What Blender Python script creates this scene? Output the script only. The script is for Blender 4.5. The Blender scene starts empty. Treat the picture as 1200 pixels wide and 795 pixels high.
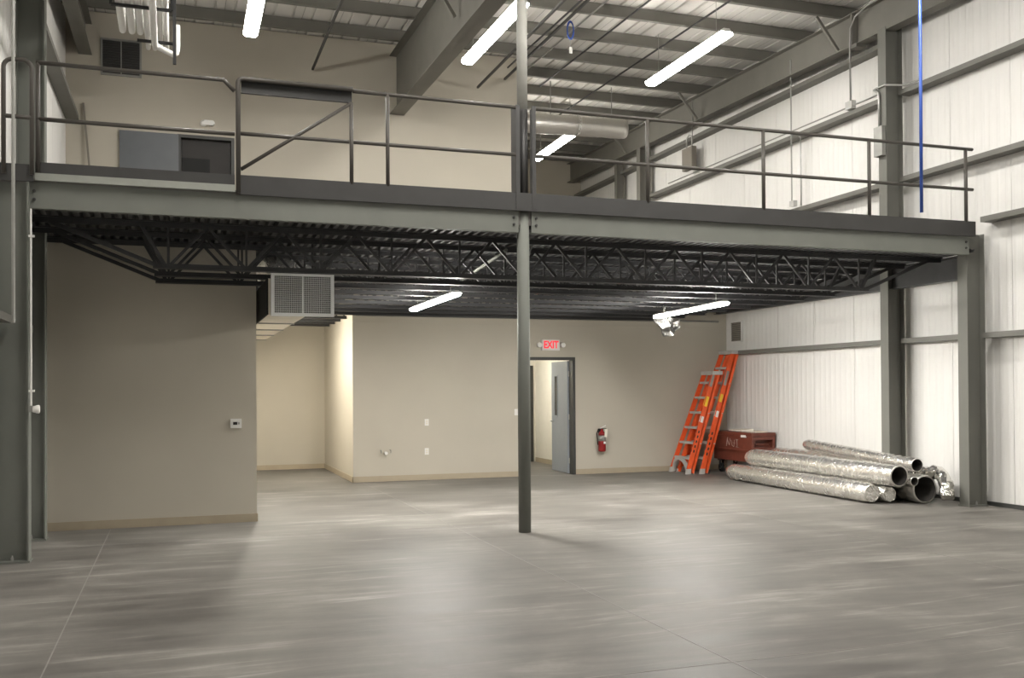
import bpy, bmesh, math, random
from mathutils import Vector, Matrix, noise as mnoise
random.seed(7)
S = bpy.context.scene
C = S.collection
PI = math.pi

# ------------------------------------------------------------------ camera
CAM_POS = Vector((0.0, 0.0, 1.60))
YAW, PITCH, ROLL = math.radians(19.02), math.radians(0.589), math.radians(-0.359)
FPX, CYPX = 1144.3, 445.5
fwd = Vector((math.sin(YAW)*math.cos(PITCH), math.cos(YAW)*math.cos(PITCH), math.sin(PITCH)))
rgt0 = Vector((math.cos(YAW), -math.sin(YAW), 0)); up0 = rgt0.cross(fwd)
rgt = math.cos(ROLL)*rgt0 + math.sin(ROLL)*up0
up = -math.sin(ROLL)*rgt0 + math.cos(ROLL)*up0
cd = bpy.data.cameras.new('camera'); cam = bpy.data.objects.new('camera', cd); C.objects.link(cam)
cd.sensor_fit = 'HORIZONTAL'; cd.sensor_width = 36.0; cd.lens = 36.0*FPX/1200.0
cd.shift_y = (CYPX-397.5)/1200.0; cd.clip_start = 0.05; cd.clip_end = 200
m = Matrix((rgt, up, -fwd)).transposed().to_4x4(); m.translation = CAM_POS
cam.matrix_world = m
S.camera = cam

# ------------------------------------------------------------------ world, exposure
w = bpy.data.worlds.new('world'); S.world = w; w.use_nodes = True
w.node_tree.nodes['Background'].inputs[0].default_value = (0.9, 0.95, 1.0, 1)
w.node_tree.nodes['Background'].inputs[1].default_value = 0.02
S.view_settings.view_transform = 'Standard'; S.view_settings.look = 'None'
S.view_settings.gamma = 1.0; S.view_settings.use_curve_mapping = False
S.view_settings.exposure = 0.0
L_HI = 80.0          # high-bay strip lights
L_LO = 255.0          # strip lights under the mezzanine
L_FR = 100.0         # strip lights over the open floor, nearer the viewpoint
L_ROOM = 80.0         # light in the room behind the door
L_ALC = 200.0         # light in the alcove
LIGHT_COL = (1.0, 0.965, 0.905)

# ------------------------------------------------------------------ materials
def srgb(r, g, b):
    f = lambda c: (c/255/12.92) if c/255 <= 0.04045 else ((c/255+0.055)/1.055)**2.4
    return (f(r), f(g), f(b), 1)
def mat(name, col, rough=0.6, metal=0.0, var=0.08, scale=6.0, bump=0.0, bscale=60.0, stretch=None, spec=0.5):
    M = bpy.data.materials.new(name); M.use_nodes = True
    nt = M.node_tree; b = nt.nodes['Principled BSDF']
    b.inputs['Roughness'].default_value = rough; b.inputs['Metallic'].default_value = metal
    b.inputs['Specular IOR Level'].default_value = spec
    tc = nt.nodes.new('ShaderNodeTexCoord'); mp = nt.nodes.new('ShaderNodeMapping')
    nt.links.new(tc.outputs['Object'], mp.inputs[0])
    if stretch: mp.inputs['Scale'].default_value = stretch
    n = nt.nodes.new('ShaderNodeTexNoise'); n.inputs['Scale'].default_value = scale; n.inputs['Detail'].default_value = 5
    nt.links.new(mp.outputs[0], n.inputs['Vector'])
    r = nt.nodes.new('ShaderNodeValToRGB')
    c0 = [max(0, c*(1-var)) for c in col[:3]]+[1]; c1 = [min(1, c*(1+var)) for c in col[:3]]+[1]
    r.color_ramp.elements[0].position = 0.3; r.color_ramp.elements[1].position = 0.7
    r.color_ramp.elements[0].color = c0; r.color_ramp.elements[1].color = c1
    nt.links.new(n.outputs['Fac'], r.inputs[0]); nt.links.new(r.outputs[0], b.inputs['Base Color'])
    if bump:
        n2 = nt.nodes.new('ShaderNodeTexNoise'); n2.inputs['Scale'].default_value = bscale; n2.inputs['Detail'].default_value = 4
        nt.links.new(mp.outputs[0], n2.inputs['Vector'])
        bp = nt.nodes.new('ShaderNodeBump'); bp.inputs['Strength'].default_value = bump; bp.inputs['Distance'].default_value = 0.01
        nt.links.new(n2.outputs['Fac'], bp.inputs['Height']); nt.links.new(bp.outputs[0], b.inputs['Normal'])
    return M
def emit(name, col, s, base=(0.8, 0.8, 0.8, 1)):
    M = bpy.data.materials.new(name); M.use_nodes = True; nt = M.node_tree
    b = nt.nodes['Principled BSDF']; b.inputs['Base Color'].default_value = base
    b.inputs['Emission Color'].default_value = (*col[:3], 1); b.inputs['Emission Strength'].default_value = s
    return M

def floor_material():
    M = bpy.data.materials.new('polished_concrete'); M.use_nodes = True; nt = M.node_tree
    b = nt.nodes['Principled BSDF']; N = nt.nodes.new; Lk = nt.links.new
    tc = N('ShaderNodeTexCoord')
    def noise(sc, scale, det, rz=0.0, dist=0.0, rough=0.6):
        mp = N('ShaderNodeMapping'); mp.vector_type = 'TEXTURE'; mp.inputs['Scale'].default_value = sc; mp.inputs['Rotation'].default_value = (0, 0, rz)
        Lk(tc.outputs['Object'], mp.inputs[0])
        n = N('ShaderNodeTexNoise'); n.inputs['Scale'].default_value = scale; n.inputs['Detail'].default_value = det
        n.inputs['Roughness'].default_value = rough; n.inputs['Distortion'].default_value = dist
        Lk(mp.outputs[0], n.inputs['Vector']); return n.outputs['Fac']
    def math_(op, a, c):
        x = N('ShaderNodeMath'); x.operation = op
        for i, v in enumerate((a, c)):
            if hasattr(v, 'links'): Lk(v, x.inputs[i])
            else: x.inputs[i].default_value = v
        return x.outputs[0]
    def rng(v, a, c, lo=0.0, hi=1.0):
        x = N('ShaderNodeMapRange'); x.inputs[1].default_value = a; x.inputs[2].default_value = c; x.inputs[3].default_value = lo; x.inputs[4].default_value = hi
        Lk(v, x.inputs[0]); return x.outputs[0]
    cloud = noise((1, 1, 1), 0.75, 7, 0, 0.6)
    s1 = noise((1.9, 0.24, 1), 1.0, 8, math.radians(1), 0.6)
    s2 = noise((1.6, 0.13, 1), 1.0, 7, math.radians(5), 0.9)
    s3 = noise((1.3, 0.20, 1), 1.0, 7, math.radians(-8), 0.7)
    fine = noise((1, 1, 1), 30, 5)
    v = math_('ADD', math_('MULTIPLY', rng(cloud, 0.3, 0.7), 0.46), math_('MULTIPLY', rng(s1, 0.32, 0.68), 0.22))
    v = math_('ADD', v, math_('MULTIPLY', fine, 0.10))
    v = math_('ADD', v, math_('MULTIPLY', rng(s3, 0.42, 0.68), 0.20))
    lite = math_('MULTIPLY', rng(s2, 0.56, 0.70), 0.30)
    v = math_('ADD', v, lite)
    r = N('ShaderNodeValToRGB'); e = r.color_ramp.elements
    e[0].position = 0.22; e[0].color = (0.104, 0.097, 0.088, 1)
    e[1].position = 1.0; e[1].color = (0.345, 0.327, 0.30, 1)
    x = e.new(0.55); x.color = (0.178, 0.168, 0.153, 1)
    Lk(v, r.inputs[0]); Lk(r.outputs[0], b.inputs['Base Color'])
    Lk(rng(v, 0.25, 0.95, 0.46, 0.66), b.inputs['Roughness'])
    b.inputs['Specular IOR Level'].default_value = 0.2
    return M
def foil_material(name, tint=(0.90, 0.885, 0.85, 1), bump=0.30, rough=0.22):
    M = bpy.data.materials.new(name); M.use_nodes = True; nt = M.node_tree
    b = nt.nodes['Principled BSDF']; N = nt.nodes.new; Lk = nt.links.new
    b.inputs['Base Color'].default_value = tint; b.inputs['Metallic'].default_value = 0.9; b.inputs['Roughness'].default_value = rough
    tc = N('ShaderNodeTexCoord'); n = N('ShaderNodeTexNoise'); n.inputs['Scale'].default_value = 7; n.inputs['Detail'].default_value = 5; n.inputs['Distortion'].default_value = 1.6
    n.noise_type = 'RIDGED_MULTIFRACTAL' if bump > 0.4 else 'FBM'
    Lk(tc.outputs['Object'], n.inputs['Vector'])
    bp = N('ShaderNodeBump'); bp.inputs['Strength'].default_value = bump; bp.inputs['Distance'].default_value = 0.05
    Lk(n.outputs['Fac'], bp.inputs['Height']); Lk(bp.outputs[0], b.inputs['Normal'])
    r = N('ShaderNodeMapRange'); r.inputs[3].default_value = rough-0.08; r.inputs[4].default_value = rough+0.14
    Lk(n.outputs['Fac'], r.inputs[0]); Lk(r.outputs[0], b.inputs['Roughness'])
    return M

MT = dict(
    floor=floor_material(),
    joint=mat('joint_sealant', (0.25, 0.235, 0.22, 1), 0.8),
    beige=mat('beige_paint', (0.50, 0.465, 0.392, 1), 0.75, var=0.025, scale=1.5, bump=0.06, bscale=220, spec=0.25),
    cream=mat('cream_paint', (0.78, 0.75, 0.67, 1), 0.7, var=0.02),
    base=mat('tan_vinyl_base', (0.40, 0.34, 0.25, 1), 0.5, var=0.04),
    panel=mat('white_liner_panel', (0.74, 0.73, 0.705, 1), 0.5, var=0.02, scale=2, spec=0.35),
    backing=mat('panel_backing', (0.30, 0.29, 0.27, 1), 0.8),
    roofp=mat('white_roof_sheet', (0.70, 0.68, 0.64, 1), 0.5, var=0.03, scale=3),
    steel=mat('grey_green_primer', (0.158, 0.165, 0.146, 1), 0.68, var=0.06, scale=3),
    steel_up=mat('grey_primer', (0.165, 0.158, 0.138, 1), 0.6, var=0.06, scale=3),
    girt=mat('grey_girt_primer', (0.15, 0.146, 0.13, 1), 0.6, var=0.05, scale=3),
    pipe=mat('bronze_rail_paint', (0.062, 0.055, 0.047, 1), 0.5, var=0.08),
    uppipe=mat('pale_primer_pipe', (0.33, 0.325, 0.295, 1), 0.5, var=0.05),
    colgrey=mat('column_grey', (0.148, 0.148, 0.130, 1), 0.65, var=0.05, scale=3),
    rail=mat('charcoal_rail_paint', (0.040, 0.039, 0.038, 1), 0.5, var=0.08),
    dark=mat('black_joist_paint', (0.026, 0.026, 0.027, 1), 0.55, var=0.12),
    deck=mat('dark_deck_paint', (0.06, 0.06, 0.06, 1), 0.5, var=0.12),
    slab=mat('mezzanine_board', (0.16, 0.15, 0.14, 1), 0.8),
    white=mat('white_plastic', (0.78, 0.77, 0.74, 1), 0.4, var=0.02),
    pvc=mat('white_pvc', (0.80, 0.79, 0.76, 1), 0.35, var=0.02),
    galv=mat('galvanised', (0.50, 0.50, 0.48, 1), 0.4, 0.6, var=0.1),
    dimgalv=mat('dull_galvanised', (0.30, 0.30, 0.28, 1), 0.5, 0.4, var=0.1),
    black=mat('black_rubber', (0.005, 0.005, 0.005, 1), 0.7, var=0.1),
    shadow=mat('dark_lining', (0.03, 0.028, 0.027, 1), 0.8, var=0.1),
    umber=mat('dark_umber_door', (0.020, 0.017, 0.015, 1), 0.6, var=0.05),
    doorgrey=mat('slate_grey_door', (0.125, 0.135, 0.145, 1), 0.45, var=0.03),
    doorleaf=mat('blue_grey_door', (0.27, 0.30, 0.34, 1), 0.35, var=0.03),
    frame=mat('dark_door_frame', (0.045, 0.046, 0.043, 1), 0.5, var=0.05),
    louver=mat('light_grey_grille', (0.92, 0.93, 0.92, 1), 0.45, var=0.02),
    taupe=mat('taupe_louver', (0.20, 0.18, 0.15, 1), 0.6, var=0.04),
    red=mat('extinguisher_red', (0.24, 0.012, 0.012, 1), 0.35, var=0.05),
    orange=mat('ladder_orange', (0.80, 0.105, 0.022, 1), 0.42, var=0.08, scale=9),
    alu=mat('aluminium', (0.52, 0.51, 0.49, 1), 0.5, 0.35, var=0.08),
    yellow=mat('yellow_sticker', (0.85, 0.55, 0.03, 1), 0.5),
    print_=mat('black_print', (0.03, 0.02, 0.018, 1), 0.6),
    brown=mat('brown_enamel', (0.155, 0.042, 0.026, 1), 0.42, var=0.15, scale=8),
    brown_d=mat('brown_enamel_side', (0.155, 0.042, 0.026, 1), 0.42, var=0.15, scale=8),
    paint_w=mat('white_marker', (0.42, 0.33, 0.29, 1), 0.7),
    paper=mat('off_white_paper', (0.75, 0.70, 0.60, 1), 0.8),
    blue=mat('blue_hose', (0.03, 0.08, 0.36, 1), 0.35),
    foil=foil_material('foil_wrap'),
    foil2=foil_material('foil_wrap_dull', (0.72, 0.70, 0.66, 1), 0.22, 0.34),
    crumple=foil_material('foil_crumpled', (0.84, 0.82, 0.78, 1), 0.42, 0.22),
    scrap=foil_material('foil_scrap_dull', (0.14, 0.137, 0.13, 1), 0.3, 0.4),
    inside=mat('duct_liner', (0.060, 0.055, 0.050, 1), 0.7),
    hi=emit('tube_light_high', LIGHT_COL, L_HI),
    fr=emit('tube_light_front', LIGHT_COL, L_FR),
    lo=emit('tube_light_low', LIGHT_COL, L_LO),
    alc=emit('tube_light_alcove', (1.0, 0.93, 0.80), L_ALC),
    room=emit('tube_light_room', (1.0, 0.95, 0.84), L_ROOM),
    exitred=emit('exit_letters', (1.0, 0.05, 0.08), 0.75, (0.6, 0.01, 0.015, 1)),
    wood=mat('pale_ledger_paint', (0.28, 0.29, 0.26, 1), 0.6),
    glass=mat('door_glass', (0.012, 0.013, 0.014, 1), 0.2, spec=0.2),
)

# ------------------------------------------------------------------ mesh helpers
class MB:
    def __init__(s): s.v = []; s.f = []
    def add(s, vs, fs):
        o = len(s.v); s.v += [tuple(p) for p in vs]; s.f += [tuple(i+o for i in f) for f in fs]; return s
    def box(s, x0, x1, y0, y1, z0, z1):
        return s.hexa([(x0, y0, z0), (x1, y0, z0), (x1, y1, z0), (x0, y1, z0), (x0, y0, z1), (x1, y0, z1), (x1, y1, z1), (x0, y1, z1)])
    def hexa(s, p): return s.add(p, [(0, 3, 2, 1), (4, 5, 6, 7), (0, 1, 5, 4), (1, 2, 6, 5), (2, 3, 7, 6), (3, 0, 4, 7)])
    def bar(s, p, q, w_, h_, upv=(0, 0, 1)):
        p = Vector(p); q = Vector(q); d = (q-p).normalized(); u = Vector(upv)
        if abs(d.dot(u)) > 0.98: u = Vector((0, 1, 0))
        a = d.cross(u).normalized()*w_/2; b = a.cross(d).normalized()*h_/2
        return s.hexa([p-a-b, p+a-b, q+a-b, q-a-b, p-a+b, p+a+b, q+a+b, q-a+b])
    def tube(s, pts, r, n=10, cap=True, jig=None):
        pts = [Vector(p) for p in pts]; R = r if isinstance(r, (list, tuple)) else [r]*len(pts)
        rings = []; prev = None
        for i, p in enumerate(pts):
            if i == 0: d = pts[1]-p
            elif i == len(pts)-1: d = p-pts[i-1]
            else: d = (pts[i+1]-p).normalized()+(p-pts[i-1]).normalized()
            d.normalize()
            if prev is None:
                a = d.cross(Vector((0, 0, 1)) if abs(d.z) < 0.95 else Vector((0, 1, 0))).normalized()
            else: a = (prev-d*prev.dot(d)).normalized()
            prev = a; b = d.cross(a)
            ring = []
            for k in range(n):
                t = 2*PI*k/n; q = p+(a*math.cos(t)+b*math.sin(t))*R[i]
                if jig: q = q+jig(q, i, t)
                ring.append(q)
            rings.append(ring)
        vs = [q for rg in rings for q in rg]; fs = []
        for i in range(len(rings)-1):
            for k in range(n):
                k2 = (k+1) % n; fs.append((i*n+k, i*n+k2, (i+1)*n+k2, (i+1)*n+k))
        if cap: fs.append(tuple(range(n-1, -1, -1))); fs.append(tuple((len(rings)-1)*n+k for k in range(n)))
        return s.add(vs, fs)
    def lathe(s, prof, c, n=20, axis='z'):
        vs = []; fs = []; c = Vector(c)
        for (r, h) in prof:
            for k in range(n):
                t = 2*PI*k/n; u, v = r*math.cos(t), r*math.sin(t)
                vs.append(c+Vector((u, v, h) if axis == 'z' else ((u, h, v) if axis == 'y' else (h, u, v))))
        for i in range(len(prof)-1):
            for k in range(n):
                k2 = (k+1) % n; fs.append((i*n+k, i*n+k2, (i+1)*n+k2, (i+1)*n+k))
        fs.append(tuple(range(n-1, -1, -1))); fs.append(tuple((len(prof)-1)*n+k for k in range(n)))
        return s.add(vs, fs)
    def prism(s, poly, axis, a, b):
        n = len(poly); vs = []
        for t in (a, b):
            for (u, v) in poly: vs.append({'x': (t, u, v), 'y': (u, t, v), 'z': (u, v, t)}[axis])
        fs = [tuple(range(n)), tuple(range(2*n-1, n-1, -1))]+[(i, (i+1) % n+0, (i+1) % n+n, i+n) for i in range(n)]
        return s.add(vs, fs)
    def mesh(s, name, material, smooth=False, fix=True):
        me = bpy.data.meshes.new(name); me.from_pydata(s.v, [], s.f)
        if fix:
            bm = bmesh.new(); bm.from_mesh(me); bmesh.ops.recalc_face_normals(bm, faces=bm.faces); bm.to_mesh(me); bm.free()
        me.materials.append(material)
        if smooth:
            for p in me.polygons: p.use_smooth = len(p.vertices) == 4
        return me
    def build(s, name, material, parent=None, smooth=False, fix=True):
        return obj(name, s.mesh(name, material, smooth, fix), parent)
def obj(name, me, parent=None, loc=None):
    o = bpy.data.objects.new(name, me); C.objects.link(o)
    if parent is not None:
        o.parent = parent; o.matrix_parent_inverse = Matrix.Translation(-WL[parent])
    WL[o] = Vector((0, 0, 0))
    if loc is not None: o.location = loc; WL[o] = Vector(loc)
    return o
WL = {}
def B(*a): return MB().box(*a)
def thing(name, loc, label, cat, group=None):
    o = bpy.data.objects.new(name, None); C.objects.link(o); o.location = loc; o.empty_display_size = 0.2
    WL[o] = Vector(loc); return tag(o, label, cat, group)
def tag(o, label, cat, group=None):
    o['label'] = label; o['category'] = cat
    if group: o['group'] = group
    return o
def struct(o, label=None):
    o['kind'] = 'structure'
    if label: o['label'] = label
    return o
def sroot(name, label, loc=(0, 0, 0)):
    o = bpy.data.objects.new(name, None); C.objects.link(o); WL[o] = Vector(loc); o.location = loc
    return struct(o, label)
def text_mesh(name, s_, size, depth, material):
    cu = bpy.data.curves.new(name, 'FONT'); cu.body = s_; cu.size = size; cu.extrude = depth; cu.offset = 0.006; cu.align_x = 'CENTER'; cu.align_y = 'CENTER'
    o = bpy.data.objects.new(name, cu); C.objects.link(o)
    dg = bpy.context.evaluated_depsgraph_get(); me = bpy.data.meshes.new_from_object(o.evaluated_get(dg))
    bpy.data.objects.remove(o); me.materials.clear(); me.materials.append(material); me.name = name
    return me

# ------------------------------------------------------------------ dimensions
XL, XR = -1.65, 10.42          # liner panel planes
YB = 17.04                     # partition wall at the back of the ground floor
YA = 20.45                     # back of the alcove
YF = 24.4                      # far end of the building
Y0 = -3.0                      # wall behind the camera
YM = 10.28                     # mezzanine edge
SL = 0.02
def zr(y): return SL*(y-14.0)
ROOF = 7.72

# ------------------------------------------------------------------ floor
fl = struct(B(XL-0.3, XR+0.3, Y0-0.3, YF+0.3, -0.12, 0).build('floor', MT['floor']), 'grey polished concrete floor with pale trowel streaks')
for i, x in enumerate((-0.72, 3.08, 6.9)):
    B(x-0.004, x+0.004, Y0, YM+6.7 if i else 12.35, -0.001, 0.0012).build('control_joint', MT['joint'], fl)
for y in (5.0, 11.1):
    B(XL, XR, y-0.004, y+0.004, -0.001, 0.0012).build('control_joint', MT['joint'], fl)

# ------------------------------------------------------------------ liner panel walls
def panel_mesh(width, z1, side):
    """vertical ribbed liner panel spanning local Y 0..width, ribs pushed towards the room"""
    prof = []; p = 0.0; nr = int(round(width/0.125)); pit = width/nr
    prof.append((0.004, 0.0))
    for k in range(nr):
        a = k*pit
        prof += [(a+0.30*pit, 0.0), (a+0.42*pit, 0.0045), (a+0.62*pit, 0.0045), (a+0.74*pit, 0.0)]
    prof.append((width-0.004, 0.0))
    vs = []; fs = []
    s_ = -1 if side > 0 else 1
    for (y, d) in prof:
        vs += [(s_*(d), y, 0), (s_*d, y, z1)]
    for i in range(len(prof)-1): fs.append((2*i, 2*i+2, 2*i+3, 2*i+1))
    # edges returned to the backing
    n = len(vs); vs += [(-s_*0.02, prof[0][0], 0), (-s_*0.02, prof[0][0], z1), (-s_*0.02, prof[-1][0], 0), (-s_*0.02, prof[-1][0], z1)]
    fs += [(0, 1, n+1, n), (2*len(prof)-2, 2*len(prof)-1, n+3, n+2)]
    return MB().add(vs, fs).mesh('wall_panel', MT['panel'], False, False)
def girt(parent, side, ztop, y0, y1):
    """C section: horizontal web on top, lip hanging at the room side"""
    xw = XR if side > 0 else XL; s_ = -1 if side > 0 else 1; xi = xw+s_*0.20
    b = MB()
    b.box(min(xw, xi), max(xw, xi), y0, y1, ztop-0.072, ztop-0.06)
    b.box(min(xi, xi-s_*0.012), max(xi, xi-s_*0.012), y0, y1, ztop-0.06, ztop)
    b.box(min(xw+s_*0.012, xw+s_*0.02), max(xw+s_*0.012, xw+s_*0.02), y0, y1, ztop-0.06, ztop)
    b.build('girt', MT['girt'], parent)
wr = sroot('wall_right', 'white ribbed metal liner wall with grey girts on the right')
wl = sroot('wall_left', 'white ribbed metal liner wall with grey girts on the left')
B(XR+0.015, XR+0.12, Y0, YF, 0, ROOF+0.25).build('backing', MT['backing'], wr)
B(XL-0.12, XL-0.015, Y0, YB+0.1, 0, ROOF+0.1).build('backing', MT['backing'], wl)
PW = 1.06
pmr = panel_mesh(PW, ROOF+0.12, 1); pml = panel_mesh(PW, ROOF+0.0, -1)
y = 11.05-14*PW
while y < YF-0.4:
    if y > Y0-0.5: obj('wall_panel', pmr, wr, (XR, y, 0))
    y += PW
y = 11.05-14*PW
while y < YB-0.2:
    if y > Y0-0.5: obj('wall_panel', pml, wl, (XL, y, 0))
    y += PW
# girt lines, broken at the columns
for z in (2.33, 4.74, 6.04):
    for (a, b) in ((Y0, 10.32), (10.53, 11.86), (12.05, 17.0 if z < 3 else 20.0), (20.25, YF)):
        if z < 3 and a > 17: continue
        if z > 3 and b == 10.32: b_ = 11.86
        elif z > 3 and a == 10.53: continue
        else: b_ = b
        girt(wr, 1, z, a, b_)
girt(wr, 1, 3.885, Y0, 10.32)
girt(wr, 1, 6.88, 12.05, 20.0); girt(wr, 1, 6.88, 20.25, YF)
for z in (2.33, 6.04):
    girt(wl, -1, z, Y0, 10.2 if z < 3 else 11.64)
    if z > 3: girt(wl, -1, z, 11.86, 17.0)
    else: girt(wl, -1, z, 10.42, 11.64)
struct(B(XR-0.035, XR-0.008, Y0, 16.95, 0, 0.055).build('baseboard_right', MT['frame']), 'dark base angle along the white right wall')
struct(B(XL+0.008, XL+0.035, Y0, 12.3, 0, 0.055).build('baseboard_left', MT['frame']), 'dark base angle along the left wall')

# wall behind the camera
struct(B(XL-0.1, XR+0.1, Y0-0.12, Y0, 0, ROOF).build('wall_front', MT['panel']), 'white wall behind the viewpoint')

# ------------------------------------------------------------------ painted partition walls
wb = sroot('wall_back', 'beige painted partition wall rising past the mezzanine')
DX0, DX1, DZ = 6.145, 7.075, 2.155           # door opening
T = 0.14
def seg(x0, x1, z0, z1, dz0=0, y=YB):
    B(x0, x1, y, y+T, z0, z1).build('wall_section', MT['beige'], wb)
seg(2.93, DX0-0.05, 0, 3.38); seg(DX1+0.05, XR-0.01, 0, 3.38); seg(DX0-0.05, DX1+0.05, DZ+0.05, 3.38)
UX0, UX1, UZ = 0.07, 0.95, 5.87               # upper doorway
seg(XL, UX0-0.0, 3.38, UZ); seg(UX1, 6.06, 3.38, UZ)
zt = ROOF-0.02+zr(YB)
seg(XL, 6.06, UZ, zt)
B(5.92, 6.06, YB+T, YF, 3.66, ROOF+0.16).build('wall_section', MT['beige'], wb)
# alcove
wa = sroot('wall_alcove', 'beige walls of the recessed alcove')
B(2.93, 3.07, YB+T, YA, 0, 3.38).build('wall_section', MT['beige'], wa)
B(0.945, 3.07, YA, YA+0.12, 0, 3.38).build('wall_section', MT['beige'], wa)
# enclosed room at the left
wblk = sroot('wall_room_block', 'shaded beige wall of the enclosed room under the mezzanine')
B(XL+0.02, 0.945, 12.42, 12.54, 0, 3.40).build('wall_section', MT['beige'], wblk)
B(0.825, 0.945, 12.54, YA, 0, 3.40).build('wall_section', MT['beige'], wblk)
# furthest wall on the upper floor
struct(B(6.0, XR, YF, YF+0.12, 3.5, ROOF+0.2).build('wall_far', MT['beige']), 'beige far wall of the upper floor')
# vinyl base
struct(B(2.918, DX0-0.052, YB-0.012, YB-0.001, 0, 0.10).build('baseboard_back', MT['base']), 'tan vinyl base along the back wall left of the door')
struct(B(DX1+0.052, XR-0.04, YB-0.012, YB-0.001, 0, 0.10).build('baseboard_back_right', MT['base']), 'tan vinyl base between the door and the corner')
struct(B(2.918, 2.929, YB-0.012, YA, 0, 0.10).build('baseboard_alcove_side', MT['base']), 'tan vinyl base on the bright alcove side wall')
struct(B(0.946, 2.917, YA-0.012, YA-0.001, 0, 0.10).build('baseboard_alcove_back', MT['base']), 'tan vinyl base at the back of the alcove')
struct(B(XL+0.04, 0.957, 12.408, 12.419, 0, 0.10).build('baseboard_left_block', MT['base']), 'tan vinyl base of the shaded left wall')
struct(B(2.93, XR-0.02, YB-0.02, YB-0.002, 2.80, 2.815).build('trim_1', MT['beige']), 'thin drywall trim line high on the back wall')
struct(MB().tube([(2.98, YB-0.05, 2.93), (10.2, YB-0.05, 2.93)], 0.02, 8).build('trim_2', MT['dimgalv']), 'pale conduit run along the top of the back wall')

# room behind the open door
rm = sroot('wall_corridor', 'pale walls of the lit room behind the open door')
B(5.2, 7.7, 20.45, 20.55, 0, 2.6).build('wall_section', MT['cream'], rm)
B(5.2, 5.3, YB+T, 20.45, 0, 2.6).build('wall_section', MT['cream'], rm)
B(7.6, 7.7, YB+T, 20.45, 0, 2.6).build('wall_section', MT['cream'], rm)
B(5.3, 7.6, YB+T, 20.45, 2.6, 2.66).build('ceiling_section', MT['cream'], rm)
B(7.588, 7.599, YB+T+0.01, 20.44, 0, 0.1).build('base_strip', MT['base'], rm)
B(6.42, 7.54, 20.42, 20.449, 0, 2.14).build('inner_door', MT['frame'], rm)
ls = thing('strip_light', (6.3, 19.1, 2.5), 'unseen ceiling strip light of the room behind the open door', 'light')
B(5.7, 6.9, 19.02, 19.18, 2.53, 2.599).build('housing', MT['white'], ls)
B(5.71, 6.89, 19.03, 19.17, 2.50, 2.53).build('lens', MT['room'], ls)

# dark space behind the upper doorway
ur = sroot('wall_upper_room', 'dark interior seen through the upper doorway')
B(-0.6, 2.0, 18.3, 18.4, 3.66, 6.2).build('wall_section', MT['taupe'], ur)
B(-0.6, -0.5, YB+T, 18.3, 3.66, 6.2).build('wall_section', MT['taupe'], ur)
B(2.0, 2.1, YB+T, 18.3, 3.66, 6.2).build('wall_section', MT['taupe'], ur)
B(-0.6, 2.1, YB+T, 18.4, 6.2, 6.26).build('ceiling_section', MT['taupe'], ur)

# ------------------------------------------------------------------ roof
ce = sroot('ceiling', 'white ribbed metal roof sheets over grey purlins and rafters')
RW = 0.61
def roof_mesh():
    prof = [(0.004, 0), (0.13, 0), (0.14, 0.03), (0.165, 0.03), (0.175, 0), (0.43, 0), (0.44, 0.03), (0.465, 0.03), (0.475, 0), (RW-0.004, 0)]
    vs = []; fs = []
    for (x, d) in prof: vs += [(x, Y0, ROOF+d+zr(Y0)), (x, YF+0.1, ROOF+d+zr(YF+0.1))]
    for i in range(len(prof)-1): fs.append((2*i, 2*i+1, 2*i+3, 2*i+2))
    return MB().add(vs, fs).mesh('roof_sheet', MT['roofp'], False, False)
rmesh = roof_mesh()
x = XL-0.02
while x < XR: obj('roof_sheet', rmesh, ce, (x, 0, 0)); x += RW
MB().hexa([(XL-.2, Y0-.2, ROOF+.06+zr(Y0)), (XR+.2, Y0-.2, ROOF+.06+zr(Y0)), (XR+.2, YF+.2, ROOF+.06+zr(YF)), (XL-.2, YF+.2, ROOF+.06+zr(YF)),
           (XL-.2, Y0-.2, ROOF+.16+zr(Y0)), (XR+.2, Y0-.2, ROOF+.16+zr(Y0)), (XR+.2, YF+.2, ROOF+.16+zr(YF)), (XL-.2, YF+.2, ROOF+.16+zr(YF))]).build('insulation', MT['backing'], ce)
def purlin_mesh(x0, x1):
    b = MB(); b.box(x0, x1, -0.004, 0.004, 0, 0.205); b.box(x0, x1, -0.065, 0.0, 0, 0.008); b.box(x0, x1, 0.0, 0.065, 0.197, 0.205)
    b.box(x0, x1, -0.065, -0.058, 0, 0.022)
    return b.mesh('purlin', MT['steel_up'])
pmA = purlin_mesh(XL+0.02, XR-0.02); pmB = purlin_mesh(6.07, XR-0.02)
PY = [14.08+1.12*k for k in range(-15, 10)]
for y in PY:
    if abs(y-YB) < 0.2: continue
    obj('purlin', pmA if y < YB else pmB, ce, (0, y, ROOF-0.212+zr(y)))
def rafter(xc, zb, w_, y0, y1):
    o = []
    def sl(x0, x1, za, zc, nm):
        MB().hexa([(x0, y0, za+zr(y0)), (x1, y0, za+zr(y0)), (x1, y1, za+zr(y1)), (x0, y1, za+zr(y1)),
                   (x0, y0, zc+zr(y0)), (x1, y0, zc+zr(y0)), (x1, y1, zc+zr(y1)), (x0, y1, zc+zr(y1))]).build(nm, MT['steel_up'], ce)
    sl(xc-w_/2, xc+w_/2, zb, zb+0.014, 'rafter_flange'); sl(xc-w_/2, xc+w_/2, 7.485, 7.499, 'rafter_flange')
    sl(xc-0.005, xc+0.005, zb, 7.499, 'rafter_web')
rafter(10.12, 6.985, 0.20, Y0, YF)
rafter(3.74, 6.45, 0.26, Y0, YB)
rafter(-1.36, 6.985, 0.20, Y0, YB)
def flange_brace(xc, xo, y, zb):
    MB().bar((xo, y, 7.51+zr(y)), (xc, y, zb+0.03+zr(y)), 0.045, 0.045).build('flange_brace', MT['steel_up'], ce)
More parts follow.
